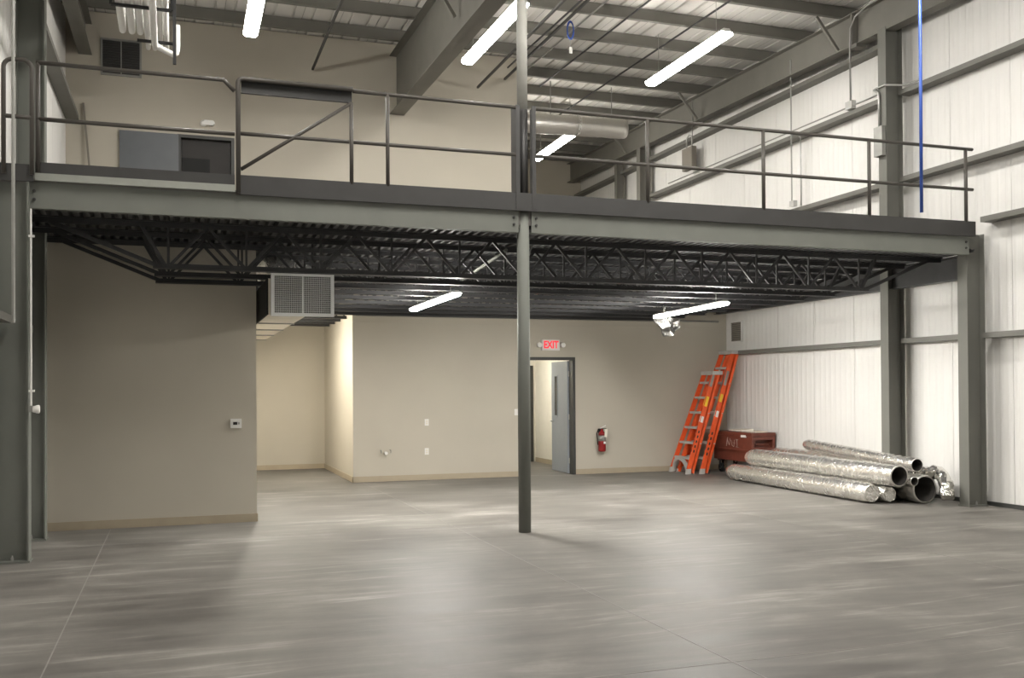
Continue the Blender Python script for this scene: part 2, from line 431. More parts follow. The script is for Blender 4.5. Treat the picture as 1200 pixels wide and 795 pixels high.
for y in (13.0, 17.47, 20.8): flange_brace(10.03, 9.62, y, 6.985)
flange_brace(3.66, 3.2, 12.95, 6.75); flange_brace(3.66, 3.2, 8.5, 6.75)
# clip plate where the rafter meets its splice, with the stiffener
B(10.0, 10.11, 12.62, 12.66, 6.95, 7.44).build('splice_plate', MT['steel_up'], ce)
B(10.0, 10.2, 12.52, 12.66, 6.90, 6.96).build('splice_plate', MT['steel_up'], ce)
# purlin bridging rods
for (x, ya, yb) in ((7.9, Y0, 20.0), (6.75, Y0, 17.8), (5.78, Y0, 16.9)):
    MB().bar((x, ya, 7.46+zr(ya)), (x, yb, 7.46+zr(yb)), 0.022, 0.022).build('bridging_rod', MT['dark'], ce)
for (x, ya, yb, z) in ((2.24, 8.0, 16.9, 7.13), (5.20, 9.0, 16.9, 7.10), (5.72, 9.0, 16.9, 7.30)):
    MB().bar((x, ya, z), (x, yb, z), 0.035, 0.035).build('bridging_rod', MT['rail'], ce)
MB().tube([(6.15, Y0, 7.46+zr(Y0)), (6.15, 18.0, 7.46+zr(18))], 0.014, 6).build('conduit', MT['dimgalv'], ce)

# ------------------------------------------------------------------ columns
def wcolumn(xi, xo, yc, ztop, label, mt, wd=0.17, zbase=0.0):
    """W section, web across the wall; xi inner flange face, xo outer"""
    s_ = 1 if xo > xi else -1
    t = thing('steel_column', ((xi+xo)/2, yc, zbase), label, 'column')
    a, b = sorted((xi, xi+s_*0.013)); B(a, b, yc-wd/2, yc+wd/2, zbase+0.02, ztop).build('flange', mt, t)
    a, b = sorted((xo, xo-s_*0.013)); B(a, b, yc-wd/2, yc+wd/2, zbase+0.02, ztop).build('flange', mt, t)
    a, b = sorted((xi+s_*0.013, xo-s_*0.013)); B(a, b, yc-0.005, yc+0.005, zbase+0.02, ztop).build('web', mt, t)
    a, b = sorted((xi-s_*0.01, xo+s_*0.01)); pl = B(a, b, yc-wd/2-0.015, yc+wd/2+0.015, zbase, zbase+0.02).build('base_plate', mt, t)
    for dy in (-0.055, 0.055):
        MB().lathe([(0.014, 0), (0.014, 0.03), (0.008, 0.035), (0.008, 0.05)], ((xi+xo)/2, yc+dy, zbase+0.02), 6).build('anchor_bolt', MT['dimgalv'], pl)
    return t
wcolumn(10.0, 10.30, 10.42, 3.66, 'grey steel column carrying the right end of the mezzanine beam', MT['colgrey'])
wcolumn(10.0, 10.30, 11.95, 6.98, 'tall grey steel column on the right wall just behind the mezzanine edge', MT['colgrey'])
wcolumn(10.02, 10.30, 20.12, 7.1, 'upper part of grey column on the right wall deep in the upper floor', MT['steel_up'], zbase=3.68)
wcolumn(10.1, 10.30, 21.5, 7.1, 'slim farthest column on the right wall of the upper floor', MT['steel_up'], 0.13, 3.68)
wcolumn(-1.31, -1.60, 10.28, 3.60, 'grey steel column at the left end of the mezzanine beam', MT['steel'], 0.18)
wcolumn(-1.335, -1.62, 11.74, 6.9, 'tall dark grey steel column on the left wall behind the mezzanine edge', MT['steel'], 0.18)
cc = thing('pipe_column', (3.71, 10.35, 0), 'round grey steel pipe column standing alone mid floor', 'column')
MB().tube([(3.71, 10.35, 0.0), (3.71, 10.35, 3.62)], 0.0705, 28).build('lower_pipe', MT['steel'], cc, True)
MB().tube([(3.71, 10.35, 3.62), (3.71, 10.35, 4.76)], 0.0605, 28).build('painted_pipe', MT['rail'], cc, True)
MB().tube([(3.71, 10.35, 4.76), (3.71, 10.35, 6.36)], 0.0600, 28).build('upper_pipe', MT['uppipe'], cc, True)
for s_ in (-1, 1):
    MB().prism([(3.71+s_*0.072, 10.23), (3.71+s_*0.118, 10.23), (3.71+s_*0.118, 10.40), (3.71+s_*0.108, 10.40), (3.71+s_*0.108, 10.24), (3.71+s_*0.072, 10.24)], 'z', 3.62, 4.78).build('side_angle', MT['rail'], cc)

# ------------------------------------------------------------------ mezzanine
bm_ = thing('mezzanine_beam', (3.7, 10.35, 3.365), 'long grey channel beam along the front edge of the mezzanine', 'beam')
for (a, b) in ((-1.325, 3.632), (3.788, 9.99)):
    sp = B(a, b, 10.28, 10.292, 3.365, 3.615).build('channel_web', MT['steel'], bm_)
    B(a, b, 10.292, 10.37, 3.365, 3.377).build('channel_flange', MT['steel'], bm_)
    B(a, b, 10.292, 10.37, 3.603, 3.615).build('channel_flange', MT['steel'], bm_)
    for xx in (a+0.055, b-0.055):
        for zz in (3.45, 3.53):
            MB().lathe([(0.016, 0), (0.016, -0.012), (0.009, -0.012), (0.009, -0.022)], (xx, 10.28, zz), 6, 'y').build('bolt', MT['rail'], sp)
edge = thing('edge_beam', (10.2, 13.5, 3.1), 'dark steel beam along the right wall carrying the joist ends', 'beam')
B(10.14, 10.152, 10.5, 16.98, 3.08, 3.37).build('beam_web', MT['deck'], edge)
B(10.09, 10.20, 10.5, 16.98, 3.068, 3.08).build('beam_flange', MT['deck'], edge)
dk = sroot('floor_mezzanine', 'mezzanine floor on corrugated dark steel deck')
def deck_mesh(wd, y0, y1):
    n = int(round(wd/0.10)); vs = []; fs = []; prof = []
    for k in range(n):
        a = k*0.10
        prof += [(a, 0.045), (a+0.035, 0.045), (a+0.05, 0.0), (a+0.085, 0.0)]
    prof.append((wd, 0.045))
    for (x_, d) in prof: vs += [(x_, y0, 3.40+d), (x_, y1, 3.40+d)]
    for i in range(len(prof)-1): fs.append((2*i, 2*i+1, 2*i+3, 2*i+2))
    return MB().add(vs, fs).mesh('deck_sheet', MT['deck'], False, False)
dm = deck_mesh(0.9, 10.30, YB-0.005); dm2 = deck_mesh(0.9, YB, YA)
x = -1.6
while x < 10.0:
    obj('deck_sheet', dm, dk, (x, 0, 0))
    if 0.1 < x < 2.9: obj('deck_sheet', dm2, dk, (x, 0, 0))
    x += 0.9
B(-1.62, 9.98, 10.30, YB-0.002, 3.448, 3.655).build('floor_slab', MT['slab'], dk)
B(-1.62, 5.92, YB+T+0.002, YA, 3.448, 3.655).build('floor_slab', MT['slab'], dk)
B(5.93, 10.39, YB+T+0.002, YF, 3.448, 3.655).build('floor_slab', MT['slab'], dk)

B(10.10, 10.40, 10.55, YB-0.005, 3.385, 3.397).build('edge_closure', MT['deck'], dk)
# open-web joists
TZ0, TZ1 = 2.925, 3.365
BX0, BX1, NP = -0.22, 8.86, 11
def bar_mesh(nm, p, q, w_, h_): return MB().bar(p, q, w_, h_).mesh(nm, MT['dark'])
def chord(nm, x0, x1, z0, z1, lip_up):
    b = MB()
    for s_ in (-1, 1):
        ya, yb = sorted((s_*0.008, s_*0.058)); zf = (z0, z0+0.007) if lip_up else (z1-0.007, z1)
        b.box(x0, x1, ya, yb, *zf)
        ya, yb = sorted((s_*0.008, s_*0.014)); b.box(x0, x1, ya, yb, z0, z1)
    return b.mesh(nm, MT['dark'])
tparts = [('top_chord', chord('top_chord', -1.5, 10.08, 3.335, 3.395, False)), ('bottom_chord', chord('bottom_chord', BX0, BX1, 2.90, 2.955, True))]
st = (BX1-BX0-0.3)/NP
nodes = [BX0+0.15+i*st for i in range(NP+1)]
for i, xb in enumerate(nodes):
    tparts.append(('web_vertical', bar_mesh('web_vertical', (xb, 0, 2.93), (xb, 0, 3.37), 0.022, 0.022)))
    if i < NP:
        xm = xb+st/2
        tparts.append(('web_diagonal', bar_mesh('web_diagonal', (xb+0.02, 0, 2.94), (xm, 0, 3.36), 0.03, 0.03)))
        tparts.append(('web_diagonal', bar_mesh('web_diagonal', (xm, 0, 3.36), (xb+st-0.02, 0, 2.94), 0.03, 0.03)))
for (p, q) in (((BX0+0.05, 0, 2.93), (-1.22, 0, 3.35)), ((BX1-0.05, 0, 2.93), (9.85, 0, 3.35)),
               ((BX0+0.12, 0, 2.93), (BX0-0.12, 0, 3.36)), ((BX1-0.12, 0, 2.93), (BX1+0.12, 0, 3.36))):
    tparts.append(('end_diagonal', bar_mesh('end_diagonal', p, q, 0.04, 0.04)))
def trimmed(parts):
    out = []
    for nm, me in parts:
        xs = [v.co.x for v in me.vertices]
        if nm == 'top_chord': me = chord('top_chord', 0.955, 10.08, 3.335, 3.395, False)
        elif nm == 'bottom_chord': me = chord('bottom_chord', 0.955, BX1, 2.90, 2.955, True)
        elif min(xs) < 0.96: continue
        out.append((nm, me))
    return out
tshort = trimmed(tparts)
ORD = ['nearest', 'second', 'third', 'fourth', 'fifth', 'sixth', 'seventh', 'eighth', 'ninth', 'tenth']
TY = [10.90+0.72*k for k in range(9)]
for k, y in enumerate(TY):
    lab = ('nearest dark open-web joist directly behind the mezzanine front beam' if k == 0 else
           'farthest dark open-web joist, against the back wall' if k == 8 else
           '%s dark open-web joist counting back from the front beam' % ORD[k])
    t = thing('bar_joist', (4.3, y, 2.9), lab, 'joist', 'open-web joists under the mezzanine')
    for (nm, me) in (tparts if y < 12.4 else tshort):
        o = bpy.data.objects.new(nm, me); C.objects.link(o); o.parent = t; o.location = (-4.3, 0, -2.9)
sj = [('bottom_chord', chord('bottom_chord', 0.96, 2.92, 2.90, 2.955, True)), ('top_chord', chord('top_chord', 0.96, 2.92, 3.335, 3.395, False))]
for i in range(4):
    xa = 1.1+i*0.45
    sj.append(('web_diagonal', bar_mesh('web_diagonal', (xa, 0, 2.93), (xa+0.22, 0, 3.36), 0.025, 0.025)))
    sj.append(('web_diagonal', bar_mesh('web_diagonal', (xa+0.22, 0, 3.36), (xa+0.44, 0, 2.93), 0.025, 0.025)))
for k, y in enumerate((17.6, 18.3, 19.0, 19.7)):
    t = thing('bar_joist', (1.9, y, 2.9), '%s short dark joist over the alcove counting from its opening' % ['first', 'second', 'third', 'fourth'][k], 'joist', 'short joists over the alcove')
    for (nm, me) in sj:
        o = bpy.data.objects.new(nm, me); C.objects.link(o); o.parent = t; o.location = (-1.9, 0, -2.9)
# joist bridging angle and a conduit running through the joists
tag(MB().tube([(3.78, 11.15, 3.29), (4.25, 15.6, 3.26)], 0.022, 8).build('conduit', MT['steel'], None, True), 'grey conduit slanting through the joists left of the pipe column', 'conduit')
tag(MB().bar((4.15, 11.25, 3.37), (4.00, 11.25, 2.95), 0.02, 0.012).build('hanger_strap', MT['dimgalv']), 'thin pale strap hanging between the joists right of the pipe column', 'strap')

# toe boards and edge
tb = tag(B(0.60, 10.06, 10.235, 10.262, 3.60, 3.80).build('toe_board', MT['rail']), 'dark grey steel toe board along the mezzanine edge right of the gate', 'toe board')
tag(B(-1.26, 0.575, 10.262, 10.275, 3.695, 3.805).build('toe_board', MT['rail']), 'dark toe board below the left railing above the pale ledger', 'toe board')
tag(B(-1.255, 0.575, 10.215, 10.262, 3.622, 3.692).build('ledger_angle', MT['wood']), 'pale grey-green ledger strip along the left mezzanine edge', 'ledger')
tag(B(-1.60, -1.265, 10.175, 10.2, 3.60, 3.76).build('edge_plate', MT['rail']), 'dark plate above the left column at the mezzanine corner', 'plate')

# ------------------------------------------------------------------ railings
RR = 0.021
def arc(c, r, a0, a1, n, plane='xz'):
    out = []
    for i in range(n+1):
        a = a0+(a1-a0)*i/n; out.append((c[0]+r*math.cos(a), c[1], c[2]+r*math.sin(a)))
    return out
def rail(label, loc): return thing('guard_rail', loc, label, 'railing', 'mezzanine railings')
YR = 10.25
g = rail('short looped dark pipe railing in the left mezzanine corner', (-1.4, 10.19, 3.7))
pts = [(-1.515, 10.16, 3.66)]+arc((-1.435, 10.16, 4.66), 0.08, PI, PI/2, 5)+arc((-1.355, 10.16, 4.66), 0.08, PI/2, 0, 5)+[(-1.275, 10.16, 3.66)]
MB().tube(pts, RR, 10).build('loop_rail', MT['pipe'], g, True)
MB().tube([(-1.515, 10.16, 4.20), (-1.275, 10.16, 4.20)], RR, 10).build('mid_rail', MT['pipe'], g, True)
g = rail('dark pipe railing on the left above the pale ledger strip', (-0.3, YR, 3.8))
MB().tube([(-1.25, YR, 4.755), (0.47, YR, 4.755), (0.575, YR, 4.65)], RR, 10).build('top_rail', MT['pipe'], g, True)
MB().tube([(-1.25, YR, 4.215), (0.575, YR, 4.215)], RR, 10).build('mid_rail', MT['pipe'], g, True)
MB().tube([(-1.235, YR, 3.70), (-1.235, YR, 4.75)], RR, 10).build('post', MT['pipe'], g, True)
g = rail('dark pipe gate section with diagonal brace and channel header', (1.2, YR, 3.8))
MB().tube([(0.607, 10.215, 3.61)]+arc((0.657, 10.215, 4.725), 0.05, PI, PI/2, 4)+[(1.77, 10.215, 4.775)], 0.024, 10).build('post', MT['pipe'], g, True)
b = MB(); b.box(0.64, 1.77, 10.275, 10.283, 4.64, 4.765); b.box(0.64, 1.77, 10.24, 10.275, 4.757, 4.765); b.box(0.64, 1.77, 10.24, 10.275, 4.64, 4.648)
b.build('header_channel', MT['rail'], g)
MB().tube([(0.635, YR, 3.86), (1.745, YR, 4.625)], 0.019, 10).build('brace', MT['pipe'], g, True)
MB().tube([(1.76, YR, 3.78), (1.76, YR, 4.64)], 0.021, 10).build('post', MT['pipe'], g, True)
MB().tube([(0.62, YR, 4.225), (1.735, YR, 4.225)], RR*0.95, 10).build('mid_rail', MT['pipe'], g, True)
B(0.585, 0.615, 10.225, 10.262, 3.60, 4.2).build('hinge_bar', MT['pipe'], g)
g = rail('plain dark pipe railing between the gate and the pipe column', (2.7, YR, 3.8))
MB().tube([(1.775, YR, 4.765), (3.60, YR, 4.755)], RR, 10).build('top_rail', MT['pipe'], g, True)
MB().tube([(1.785, YR, 4.225), (3.60, YR, 4.225)], RR*0.95, 10).build('mid_rail', MT['pipe'], g, True)
MB().tube([(2.147, YR, 3.78), (2.147, YR, 4.76)], RR, 10).build('post', MT['pipe'], g, True)
g = rail('long dark pipe railing with four posts right of the pipe column', (7, YR, 3.8))
MB().tube([(3.83, YR, 4.76), (10.03, YR, 4.76)], RR, 10).build('top_rail', MT['pipe'], g, True)
MB().tube([(3.83, YR, 4.225), (10.03, YR, 4.225)], RR, 10).build('mid_rail', MT['pipe'], g, True)
for xx in (5.225, 6.80, 8.365, 9.915): MB().tube([(xx, YR, 3.78), (xx, YR, 4.75)], RR*1.08, 10).build('post', MT['pipe'], g, True)

# ------------------------------------------------------------------ strip lights
def strip_light(p, q, label, mt, group, hang=True, ztop=None, k=1.0):
    p = Vector(p); q = Vector(q); c = (p+q)/2; d = (q-p).normalized(); a = Vector((-d.y, d.x, 0))
    t = thing('strip_light', c, label, 'light', group)
    def prof(pts, nm, m_, sm=False):
        pts = [(u*k, v*k) for (u, v) in pts]
        vs = [p+a*u+Vector((0, 0, v)) for (u, v) in pts]+[q+a*u+Vector((0, 0, v)) for (u, v) in pts]
        n = len(pts); MB().add(vs, [tuple(range(n)), tuple(range(2*n-1, n-1, -1))]+[(i, (i+1) % n, (i+1) % n+n, i+n) for i in range(n)]).build(nm, m_, t)
    prof([(-0.09, 0.0), (0.09, 0.0), (0.05, 0.05), (-0.05, 0.05)], 'housing', MT['white'])
    e = 0.01
    p2 = p.copy(); q2 = q.copy()
    prof([(0.10, -0.003), (0.098, -0.04), (0.065, -0.07), (-0.065, -0.07), (-0.098, -0.04), (-0.10, -0.003)], 'lens', mt)
    if hang:
        for f_ in (0.12, 0.88):
            h = p+(q-p)*f_; zt_ = ztop if ztop else 7.5+zr(h.y)
            MB().tube([h+Vector((0, 0, 0.05*k)), (h.x, h.y, zt_)], 0.004, 5).build('hanger_wire', MT['dimgalv'], t)
GH = 'high strip lights under the roof'
strip_light((1.04, 14.52, 6.8), (1.02, 12.08, 6.8), 'glowing strip light under the roof at the left, cut by the top edge', MT['hi'], GH)
strip_light((4.36, 14.70, 6.8), (4.40, 12.26, 6.8), 'glowing strip light under the roof just left of the pipe column', MT['hi'], GH)
strip_light((7.62, 14.80, 6.8), (7.60, 12.36, 6.8), 'glowing strip light under the roof right of the pipe column, largest', MT['hi'], GH)
strip_light((7.66, 20.44, 6.8), (7.60, 18.05, 6.8), 'small far glowing strip light below the silver duct', MT['hi'], GH)
for yy, xx, i in ((6.6, 1.03, 0), (6.6, 4.38, 1), (6.6, 7.6, 2), (0.6, 7.6, 3)):
    if True:
        strip_light((xx, yy+2.44, 6.8), (xx, yy, 6.8), 'strip light over the open floor in front, %s beyond the top of the view' % ('left', 'middle', 'right', 'rear right')[i], MT['fr'], 'high strip lights outside the view')
GL = 'strip lights under the mezzanine'
strip_light((3.295, 13.98, 2.80), (3.27, 11.55, 2.80), 'glowing strip light below the joists left of the pipe column', MT['lo'], GL, True, 2.90, k=0.55)
strip_light((7.20, 13.85, 2.76), (6.97, 11.42, 2.76), 'glowing strip light below the joists above the orange ladders', MT['lo'], GL, True, 2.90, k=0.55)
strip_light((1.60, 16.95, 2.80), (1.60, 18.17, 2.80), 'hidden strip light brightening the alcove side wall', MT['alc'], GL, True, 2.90, k=0.7)

# ------------------------------------------------------------------ return-air grille and duct
gr = thing('air_grille', (1.37, 11.28, 2.45), 'white framed return air grille hanging below the joists', 'grille')
gx0, gx1, gz0, gz1, gy = 1.02, 1.725, 2.452, 2.945, 11.25
fw = 0.038
b = MB(); b.box(gx0, gx1, gy, gy+0.03, gz0, gz0+fw); b.box(gx0, gx1, gy, gy+0.03, gz1-fw, gz1)
b.box(gx0, gx0+fw, gy, gy+0.03, gz0+fw, gz1-fw); b.box(gx1-fw, gx1, gy, gy+0.03, gz0+fw, gz1-fw)
b.build('frame', MT['louver'], gr)
B((gx0+gx1)/2-0.008, (gx0+gx1)/2+0.008, gy+0.004, gy+0.024, gz0+fw, gz1-fw).build('mullion', MT['louver'], gr)
slat = B(gx0+fw, gx1-fw, gy+0.008, gy+0.022, -0.002, 0.002).mesh('slat', MT['louver'])
nz = 24
for i in range(1, nz): obj('slat', slat, gr, (0, 0, gz0+fw+(gz1-gz0-2*fw)*i/nz))
vb = B(-0.0015, 0.0015, gy+0.012, gy+0.026, gz0+fw, gz1-fw).mesh('vertical_bar', MT['louver'])
for i in range(1, 30):
    if i != 15: obj('vertical_bar', vb, gr, (gx0+fw+(gx1-gx0-2*fw)*i/30, 0, 0))
B(gx0+0.01, gx1-0.01, gy+0.06, gy+0.07, gz0+0.01, gz1-0.01).build('filter_backing', MT['shadow'], gr)
B(gx0+0.005, gx1-0.005, gy+0.03, gy+0.10, gz1-0.012, gz1-0.004).build('collar', MT['dimgalv'], gr)
B(gx0+0.005, gx1-0.005, gy+0.03, gy+0.10, gz0+0.004, gz0+0.012).build('collar', MT['dimgalv'], gr)
for xx in (gx0+0.004, gx1-0.012): B(xx, xx+0.008, gy+0.03, gy+0.10, gz0+0.01, gz1-0.01).build('collar', MT['black'], gr)
du = thing('rectangular_duct', (1.2, 14, 2.46), 'cream wrapped rectangular duct running back from the air grille', 'duct')
ys = [11.36, 12.7, 14.05, 15.4, 16.75]
for i in range(4):
    B(1.0, 1.43, ys[i]+0.012, ys[i+1]-0.012, 2.47, 2.885).build('duct_section', MT['paper'], du)
    B(0.985, 0.999, ys[i]+0.012, ys[i+1]-0.012, 2.475, 2.885).build('side_shade', MT['black'], du)  # black sheet paints in the shadow gap along the duct's left side
    B(0.99, 1.44, ys[i+1]-0.012, ys[i+1]+0.012, 2.455, 2.89).build('joint_flange', MT['dimgalv'], du)
fd = tag(MB().tube([(0.98, 12.75, 3.14), (1.2, 12.75, 3.16), (1.45, 12.8, 3.15), (1.62, 12.85, 3.12)], [0.15, 0.16, 0.15, 0.13], 16).build('flexible_duct', MT['foil'], None, True), 'silver foil duct tucked between the joists above the air grille', 'duct')

# ------------------------------------------------------------------ door with exit sign
d1 = struct(thing('door_1', (6.6, YB, 0), 'open slate blue-grey door in a dark frame at the back', 'door'))
del d1['category']
b = MB(); b.box(DX0-0.055, DX0, YB-0.02, YB+T+0.02, 0, DZ+0.055); b.box(DX1, DX1+0.055, YB-0.02, YB+T+0.02, 0, DZ+0.055); b.box(DX0, DX1, YB-0.02, YB+T+0.02, DZ, DZ+0.055)
b.build('frame', MT['frame'], d1)
hx, hy = DX1-0.01, YB+T+0.03
ang = math.radians(92)      # open angle from closed (pointing -x)
dirv = Vector((-math.cos(ang), math.sin(ang), 0)); nrm = Vector((dirv.y, -dirv.x, 0))
def leafbox(u0, u1, t0, t1, z0, z1):
    o0 = Vector((hx, hy, 0)); P = lambda u, t, z: o0+dirv*u+nrm*t+Vector((0, 0, z))
    return MB().hexa([P(u0, t0, z0), P(u1, t0, z0), P(u1, t1, z0), P(u0, t1, z0), P(u0, t0, z1), P(u1, t0, z1), P(u1, t1, z1), P(u0, t1, z1)])
lf = leafbox(0.0, 0.9, -0.022, 0.022, 0.012, DZ-0.01).build('door_leaf', MT['doorleaf'], d1)
leafbox(0.56, 0.70, -0.026, 0.026, 1.10, 1.86).build('vision_glass', MT['glass'], d1)
b = MB()
for (u0, u1, z0, z1) in ((0.535, 0.725, 1.07, 1.10), (0.535, 0.725, 1.86, 1.89), (0.535, 0.56, 1.10, 1.86), (0.70, 0.725, 1.10, 1.86)):
    bb = leafbox(u0, u1, -0.03, 0.03, z0, z1); b.add(bb.v, bb.f)
b.build('glass_frame', MT['doorleaf'], d1)
pv = Vector((hx, hy, 0))+dirv*0.83
for s_ in (-1, 1):
    k0 = pv+nrm*0.022*s_+Vector((0, 0, 0.98)); k1 = pv+nrm*0.07*s_+Vector((0, 0, 0.98))
    MB().tube([k0, k1, k1-dirv*0.12], 0.017, 8).build('lever_handle', MT['galv'], d1, True)
for zz in (0.25, 1.08, 1.9):
    MB().tube([(DX1-0.004, hy-0.012, zz-0.05), (DX1-0.004, hy-0.012, zz+0.05)], 0.011, 8).build('hinge', MT['galv'], d1)
ex = thing('exit_sign', (6.63, YB, 2.34), 'white exit sign with red letters above the open door', 'sign')
B(6.455, 6.805, YB-0.055, YB-0.001, 2.335, 2.535).build('housing', MT['white'], ex)
me = text_mesh('exit_letters', 'EXIT', 0.20, 0.003, MT['exitred'])
o = obj('exit_letters', me, ex, (6.63, YB-0.058, 2.435)); o.rotation_euler = (PI/2, 0, 0); o.scale = (0.72, 0.95, 1.0)
for s_ in (-1, 1):
    MB().lathe([(0.012, 0.03), (0.045, 0.015), (0.05, -0.03), (0.044, -0.045)], (6.63+s_*0.235, YB-0.05, 2.435), 14, 'y').build('lamp_head', MT['white'], ex, True)
    MB().bar((6.63+s_*0.17, YB-0.03, 2.435), (6.63+s_*0.235, YB-0.03, 2.435), 0.02, 0.02).build('lamp_arm', MT['white'], ex)

# upper double door
d2 = struct(thing('door_2', (0.4, YB, 3.66), 'slate grey double doorway on the upper floor with one leaf folded back', 'door'))
del d2['category']
B(-0.85, 0.06, YB-0.052, YB-0.008, 3.68, 5.86).build('door_leaf', MT['doorgrey'], d2)
b = MB(); b.box(UX0-0.02, UX0+0.03, YB-0.012, YB+T+0.01, 3.66, UZ-0.05); b.box(UX1-0.05, UX1, YB-0.02, YB+T+0.01, 3.66, UZ); b.box(UX0-0.03, UX1-0.05, YB-0.03, YB+T+0.01, UZ-0.05, UZ)
b.build('frame', MT['frame'], d2)
B(0.11, 0.89, YB+0.06, YB+0.10, 3.68, 5.81).build('door_leaf', MT['umber'], d2)
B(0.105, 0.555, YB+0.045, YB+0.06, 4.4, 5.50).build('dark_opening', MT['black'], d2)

# ------------------------------------------------------------------ wall fittings
sm = thing('smoke_detector', (0.52, YB, 6.09), 'small white rounded alarm on the upper wall above the doorway', 'alarm')
MB().lathe([(0.055, 0), (0.055, -0.02), (0.045, -0.04), (0.02, -0.045)], (0.455, YB-0.001, 6.085), 18, 'y').build('base', MT['white'], sm, True)
MB().prism([(0.46, 6.05), (0.60, 6.05), (0.625, 6.065), (0.635, 6.085), (0.625, 6.115), (0.60, 6.13), (0.46, 6.13)], 'y', YB-0.07, YB-0.001).build('horn', MT['white'], sm)
def louvre(label, plane, u0, u1, z0, z1, mid, frame_m, slat_m, n):
    t = thing('wall_vent', ((u0+u1)/2, YB, z0) if plane == 'y' else (XR, (u0+u1)/2, z0), label, 'vent')
    def bx(a, b_, d0, d1, c0, c1):
        return B(a, b_, YB-d1, YB-d0, c0, c1) if plane == 'y' else B(XR-0.008-d1, XR-0.008-d0, a, b_, c0, c1)
    f = 0.03
    m_ = MB()
    for q in ((u0, u1, z0, z0+f), (u0, u1, z1-f, z1), (u0, u0+f, z0+f, z1-f), (u1-f, u1, z0+f, z1-f)):
        bb = bx(q[0], q[1], 0.001, 0.03, q[2], q[3]); m_.add(bb.v, bb.f)
    m_.build('frame', frame_m, t)
    bx(u0+f, u1-f, 0.0015, 0.004, z0+f, z1-f).build('backing', MT['shadow'], t)
    if mid: bx((u0+u1)/2-0.008, (u0+u1)/2+0.008, 0.005, 0.028, z0+f, z1-f).build('mullion', frame_m, t)
    h = (z1-z0-2*f)/n
    for i in range(n):
        bx(u0+f, u1-f, 0.005, 0.02, z0+f+i*h+0.15*h, z0+f+(i+1)*h-0.15*h).build('slat', slat_m, t)
louvre('dark square louvred vent high on the upper beige wall', 'y', -1.13, -0.51, 6.745, 7.345, True, MT['dimgalv'], MT['rail'], 14)
louvre('taupe louvred vent on the white wall above the ladders', 'x', 16.44, 16.86, 2.50, 2.93, False, MT['panel'], MT['taupe'], 10)
th = thing('thermostat', (0.70, 12.42, 1.16), 'small white thermostat on the shaded left wall', 'thermostat')
B(0.635, 0.765, 12.395, 12.419, 1.155, 1.268).build('cover', MT['white'], th)
B(0.665, 0.715, 12.392, 12.395, 1.195, 1.23).build('display', MT['black'], th)
B(0.725, 0.74, 12.392, 12.395, 1.20, 1.225).build('button', MT['dimgalv'], th)
def plate(x_, z_, label, cat, kind):
    t = thing('wall_plate', (x_, YB, z_), label, cat)
    B(x_-0.037, x_+0.037, YB-0.009, YB-0.001, z_-0.058, z_+0.058).build('cover_plate', MT['white'], t)
    if kind == 'switch': B(x_-0.008, x_+0.008, YB-0.02, YB-0.009, z_-0.014, z_+0.014).build('toggle', MT['white'], t)
    else:
        for dz in (-0.02, 0.02): B(x_-0.016, x_+0.016, YB-0.0125, YB-0.009, z_+dz-0.014, z_+dz+0.014).build('receptacle', MT['paper'], t)
plate(4.252, 1.03, 'upper white wall plate on the back wall left of the column', 'wall plate', 'outlet')
plate(4.25, 0.51, 'lower white wall plate on the back wall left of the column', 'wall plate', 'outlet')
plate(5.955, 1.19, 'white light switch plate beside the pipe column, near the open door', 'light switch', 'switch')
ps = thing('pipe_stub', (3.5, YB, 0.49), 'white drain stub with two supply stubs low on the back wall', 'pipe')
MB().tube([(3.50, YB, 0.50), (3.50, YB-0.09, 0.50)], 0.028, 12).build('drain_pipe', MT['pvc'], ps, True)
for xx in (3.415, 3.585): MB().tube([(xx, YB, 0.55), (xx, YB-0.07, 0.55), (xx, YB-0.07, 0.50)], 0.008, 6).build('supply_pipe', MT['dimgalv'], ps)

# fire extinguisher
fe = thing('fire_extinguisher', (7.63, YB-0.09, 0.41), 'red fire extinguisher with white tag hanging on the back wall', 'extinguisher')
ec = (7.635, YB-0.10, 0)
MB().lathe([(0.045, 0.42), (0.068, 0.43), (0.072, 0.45), (0.072, 0.62), (0.072, 0.625)], ec, 20).build('cylinder', MT['red'], fe, True)
MB().lathe([(0.0725, 0.625), (0.0725, 0.73)], ec, 20).build('label_band', MT['dimgalv'], fe, True)
MB().lathe([(0.072, 0.73), (0.066, 0.77), (0.045, 0.80), (0.026, 0.815), (0.026, 0.85)], ec, 20).build('shoulder', MT['red'], fe, True)
MB().bar((7.60, YB-0.10, 0.865), (7.70, YB-0.13, 0.915), 0.025, 0.012).build('lever', MT['white'], fe)
MB().bar((7.60, YB-0.10, 0.855), (7.71, YB-0.13, 0.86), 0.025, 0.012).build('grip', MT['black'], fe)
MB().tube([(7.615, YB-0.10, 0.85), (7.56, YB-0.10, 0.85), (7.53, YB-0.10, 0.76), (7.54, YB-0.10, 0.62), (7.55, YB-0.10, 0.55)], 0.011, 8).build('hose', MT['black'], fe, True)
MB().bar((7.675, YB-0.178, 0.70), (7.69, YB-0.178, 0.85), 0.05, 0.003, (0, 1, 0)).build('inspection_tag', MT['paper'], fe)
B(7.635, 7.68, YB-0.176, YB-0.172, 0.575, 0.615).build('sticker', MT['white'], fe)
B(7.60, 7.67, YB-0.03, YB-0.001, 0.6, 0.85).build('bracket', MT['black'], fe)

